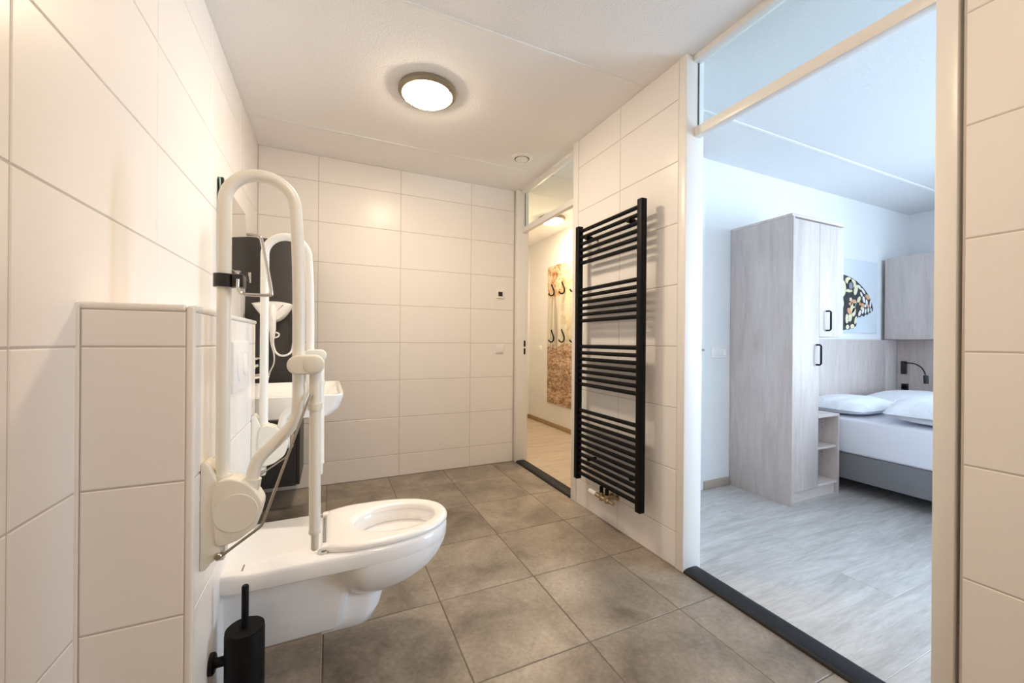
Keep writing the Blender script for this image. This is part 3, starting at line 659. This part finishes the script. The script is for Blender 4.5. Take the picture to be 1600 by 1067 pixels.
for z in (.46, .50, .25, .275, .30):
    MB().lathe([(.003, 0), (.003, .0006), (.0005, .0006)], (3.376 - .0006, 1.76, z), 8, 'x').build('pin_hole', 'black', wd)

# headboard, overhead cabinet
hb = thing('wall_panelling', 'pale oak panel on the bedroom wall below the butterfly print', 'wall panel', (4.2, YW, 0))
B(3.445, 5.035, YW - .022, YW - .001, 0, 1.135).build('panel', 'oak', hb, bevel=.001)
hc = thing('corner_post', 'narrow pale oak upright in the bedroom corner under the wall cabinet', 'wall panel', (5.3, 2.06, 0))
B(5.037, XE - .002, 2.066, YW - .002, 0, 1.137).build('panel', 'oak', hc, bevel=.001)
hd_ = thing('headboard', 'pale oak headboard panel carrying the reading lamp', 'headboard', (5.26, 1.2, 0))
B(5.25, 5.27, .3, 2.064, 0, 1.137).build('back_panel', 'oak', hd_, bevel=.001)
oc = thing('overbed_cabinet', 'pale oak wall cabinet hanging above the bed head', 'cabinet', (5.3, 1.2, 1.14))
B(5.045, XE - .002, .3, 2.060, 1.140, 1.945).build('body', 'oak', oc, bevel=.001)
for a, b in ((1.49, 2.073), (.90, 1.487), (.302, .897)): B(5.025, 5.044, a, b, 1.142, 1.943).build('door', 'oak', oc, bevel=.001)

# butterfly print
bp = thing('butterfly_picture', 'butterfly wing print on pale grey panel behind the wardrobe', 'picture', (4.4, YW, 1.2))
m = M['print_bg'] = mat('pale_print', (0.60, 0.67, 0.71), 0.5); v = coords(m, (1, 1, 1), False)
setc(m, ramp(m, noise(m, v, 1.3, 2), [(.35, (.47, .60, .62)), (.6, (.66, .70, .75))]))
M['pr_black'] = mat('print_black', (0.03, 0.028, 0.03), .5); M['pr_cream'] = mat('print_cream', (.80, .72, .48), .5); M['pr_white'] = mat('print_white', (.84, .84, .8), .5); M['pr_orange'] = mat('print_orange', (.72, .38, .2), .5); M['pr_grey'] = mat('print_grey', (.3, .3, .36), .5)
B(3.98, 4.915, YW - .018, YW, 1.20, 1.893).build('panel', 'print_bg', bp)
def pxz(a, b):   # crop pixel of the print -> x, z on the picture plane
    return (4.357 + (a - 170) / 255 * .485, 1.731 - (b - 300) / 500 * .504 + (a - 170) / 255 * .019)
YP = YW - .018
wing = [pxz(*q) for q in [(40, 282), (110, 283), (170, 298), (220, 318), (265, 345), (305, 382), (340, 420), (370, 462), (395, 510), (413, 560), (423, 605), (420, 632), (408, 630), (398, 650), (382, 648), (372, 668), (352, 662), (338, 684), (318, 672), (300, 690), (284, 684), (272, 706), (270, 740), (266, 772), (248, 778), (240, 798), (215, 792), (200, 805), (180, 800), (150, 806), (100, 780), (40, 700)]]
MB().prism(wing, 'y', YP - .0006, YP).build('wing_print', 'pr_black', bp, smooth=False)
def blobs(name, m, L, lay, gr=1.24):
    for a, b, ra, rb, ang in L:
        mb = MB()
        poly = []
        for k in range(10):
            t_ = 2 * math.pi * k / 10; dx, dy = ra * math.cos(t_) * gr, rb * math.sin(t_) * gr; q = math.radians(ang)
            poly.append(pxz(a + dx * math.cos(q) - dy * math.sin(q), b + dx * math.sin(q) + dy * math.cos(q)))
        mb.prism(poly, 'y', YP - .0006 - .0003 * lay, YP - .0005)
        mb.build(name, m, bp, smooth=False)
blobs('cream_cell', 'pr_cream', [(195, 345, 24, 26, 0), (200, 440, 26, 12, 0), (262, 430, 14, 42, 10), (226, 372, 30, 34, 0), (290, 520, 12, 26, 20), (235, 600, 18, 40, 10), (212, 690, 14, 32, 5), (185, 700, 12, 36, 0), (252, 560, 12, 24, 15), (245, 640, 14, 34, 8), (150, 420, 20, 60, 0), (120, 560, 30, 60, 0), (232, 772, 14, 18, 10), (262, 715, 9, 30, 10), (190, 778, 12, 18, 0), (215, 520, 10, 14, 0), (320, 600, 10, 16, 20)], 1)
blobs('white_cell', 'pr_white', [(295, 405, 9, 22, -35), (330, 440, 8, 26, -30), (335, 520, 9, 26, -10), (362, 545, 8, 22, -5), (398, 560, 6, 34, 5), (298, 650, 9, 24, 15), (328, 628, 8, 24, 10), (352, 630, 7, 20, 5), (378, 620, 7, 20, 0), (402, 618, 5, 14, 0), (312, 470, 7, 20, -20), (350, 580, 8, 12, 0)], 2)
blobs('orange_cell', 'pr_orange', [(240, 538, 20, 13, -20), (205, 630, 14, 26, -20), (215, 562, 14, 12, 0), (370, 495, 13, 24, -35), (325, 575, 12, 18, -10), (375, 580, 9, 12, 0), (300, 560, 7, 14, 0)], 3)
blobs('black_cell', 'pr_black', [(215, 392, 25, 42, 0), (190, 520, 16, 16, 30), (232, 478, 9, 20, 25), (250, 570, 9, 20, 25), (190, 470, 7, 22, -20), (225, 560, 6, 16, 20)], 4, 1.0)
blobs('grey_cell', 'pr_grey', [(215, 394, 16, 32, 0)], 5, 1.0)

# bed with pillows
bd = thing('bed', 'double box-spring bed with white mattress and grey fabric base', 'bed', (4.35, 1.3, 0))
BXF = 3.45
mt = B(BXF, 5.245, .46, 2.06, .292, .548).build('mattress', 'mattress', bd, bevel=.022, seg=4)
B(BXF + .012, 5.245, .48, 2.05, .098, .291).build('box_base', 'boxspring', bd, bevel=.012, seg=3)
for x in (3.62, 5.1):
    for y in (.6, 1.95): MB().tube([(x, y, 0), (x, y, .10)], .025, 16).build('leg', 'black', bd)
def pillow(name, label, x, y, z, a, b, h_, rz, cat='pillow', mname='linen', seed=1, group='white pillows on the bed', wr=.012):
    rnd = random.Random(seed); n = 26; vs = []; fs = []
    ph_ = [(rnd.uniform(3, 9), rnd.uniform(3, 9), rnd.uniform(0, 6.28)) for _ in range(7)]
    for side in (1, -1):
        for i in range(n + 1):
            for j in range(n + 1):
                u, v_ = -1 + 2 * i / n, -1 + 2 * j / n
                e = max(0, (1 - abs(u) ** 2.6)) ** .5 * max(0, (1 - abs(v_) ** 2.6)) ** .5
                px = u * a * (1 - .06 * v_ * v_); py = v_ * b * (1 - .06 * u * u)
                wv = sum(math.sin(k1 * u * 1.3 + k2 * v_ * 1.3 + k3) for k1, k2, k3 in ph_) / 7
                hh = h_ * e * (.62 if side > 0 else .38) + (wr * wv * e ** .5 if side > 0 else 0)
                vs.append((px, py, max(hh, 0) + .38 * h_ if side > 0 else .38 * h_ - hh))
        o_ = 0 if side > 0 else (n + 1) ** 2
        for i in range(n):
            for j in range(n):
                q = o_ + i * (n + 1) + j; fs.append((q, q + n + 1, q + n + 2, q + 1) if side > 0 else (q, q + 1, q + n + 2, q + n + 1))
    mb = MB().add(vs, fs)
    bm_me = mb.mesh(name, ang=180); bmx = bmesh.new(); bmx.from_mesh(bm_me); bmesh.ops.remove_doubles(bmx, verts=bmx.verts, dist=.0008); bmx.to_mesh(bm_me); bmx.free()
    bm_me.materials.append(M[mname]); o = link(name, bm_me, None, label=label, category=cat, group=group)
    o.location = (x, y, z); o.rotation_euler = (0, 0, rz); return o
pillow('pillow', 'flat white pillow at the bed foot beside the wardrobe niche', 3.80, 1.79, .5492, .33, .23, .13, .05, seed=3)
pillow('pillow', 'plump white pillow lying back against the oak headboard', 4.75, 1.71, .5492, .42, .32, .125, .1, seed=5)
pillow('folded_duvet', 'crumpled folded white duvet at the near edge of the bed', 3.84, 1.14, .5492, .40, .36, .19, .12, cat='duvet', seed=9, group='white bedding', wr=.03)

# bed lamp and socket
bl = thing('reading_lamp', 'black flexible reading lamp on the headboard panel', 'lamp', (5.25, 2.0, .86))
B(5.228, 5.25, 1.985, 2.026, .795, .925).build('base', 'black_pl', bl, bevel=.002)
MB().tube(cat_rom([(5.228, 1.995, .905), (5.19, 1.965, .91), (5.17, 1.90, .905), (5.16, 1.85, .875), (5.16, 1.825, .83), (5.16, 1.815, .79)], 6), .006, 10).build('neck', 'black_pl', bl)
MB().tube([(5.16, 1.816, .80), (5.16, 1.812, .72)], .018, 16).build('lamp_head', 'black_pl', bl)
sk = thing('wall_socket', 'black round-cornered socket below the reading lamp', 'socket', (5.25, 2.0, .66))
B(5.238, 5.25, 1.972, 2.026, .635, .70).build('cover', 'black_pl', sk, bevel=.003)
MB().lathe([(.022, 0), (.022, -.004), (.017, -.004), (.001, -.001)], (5.238, 1.999, .667), 20, 'x').build('insert', 'black', sk)
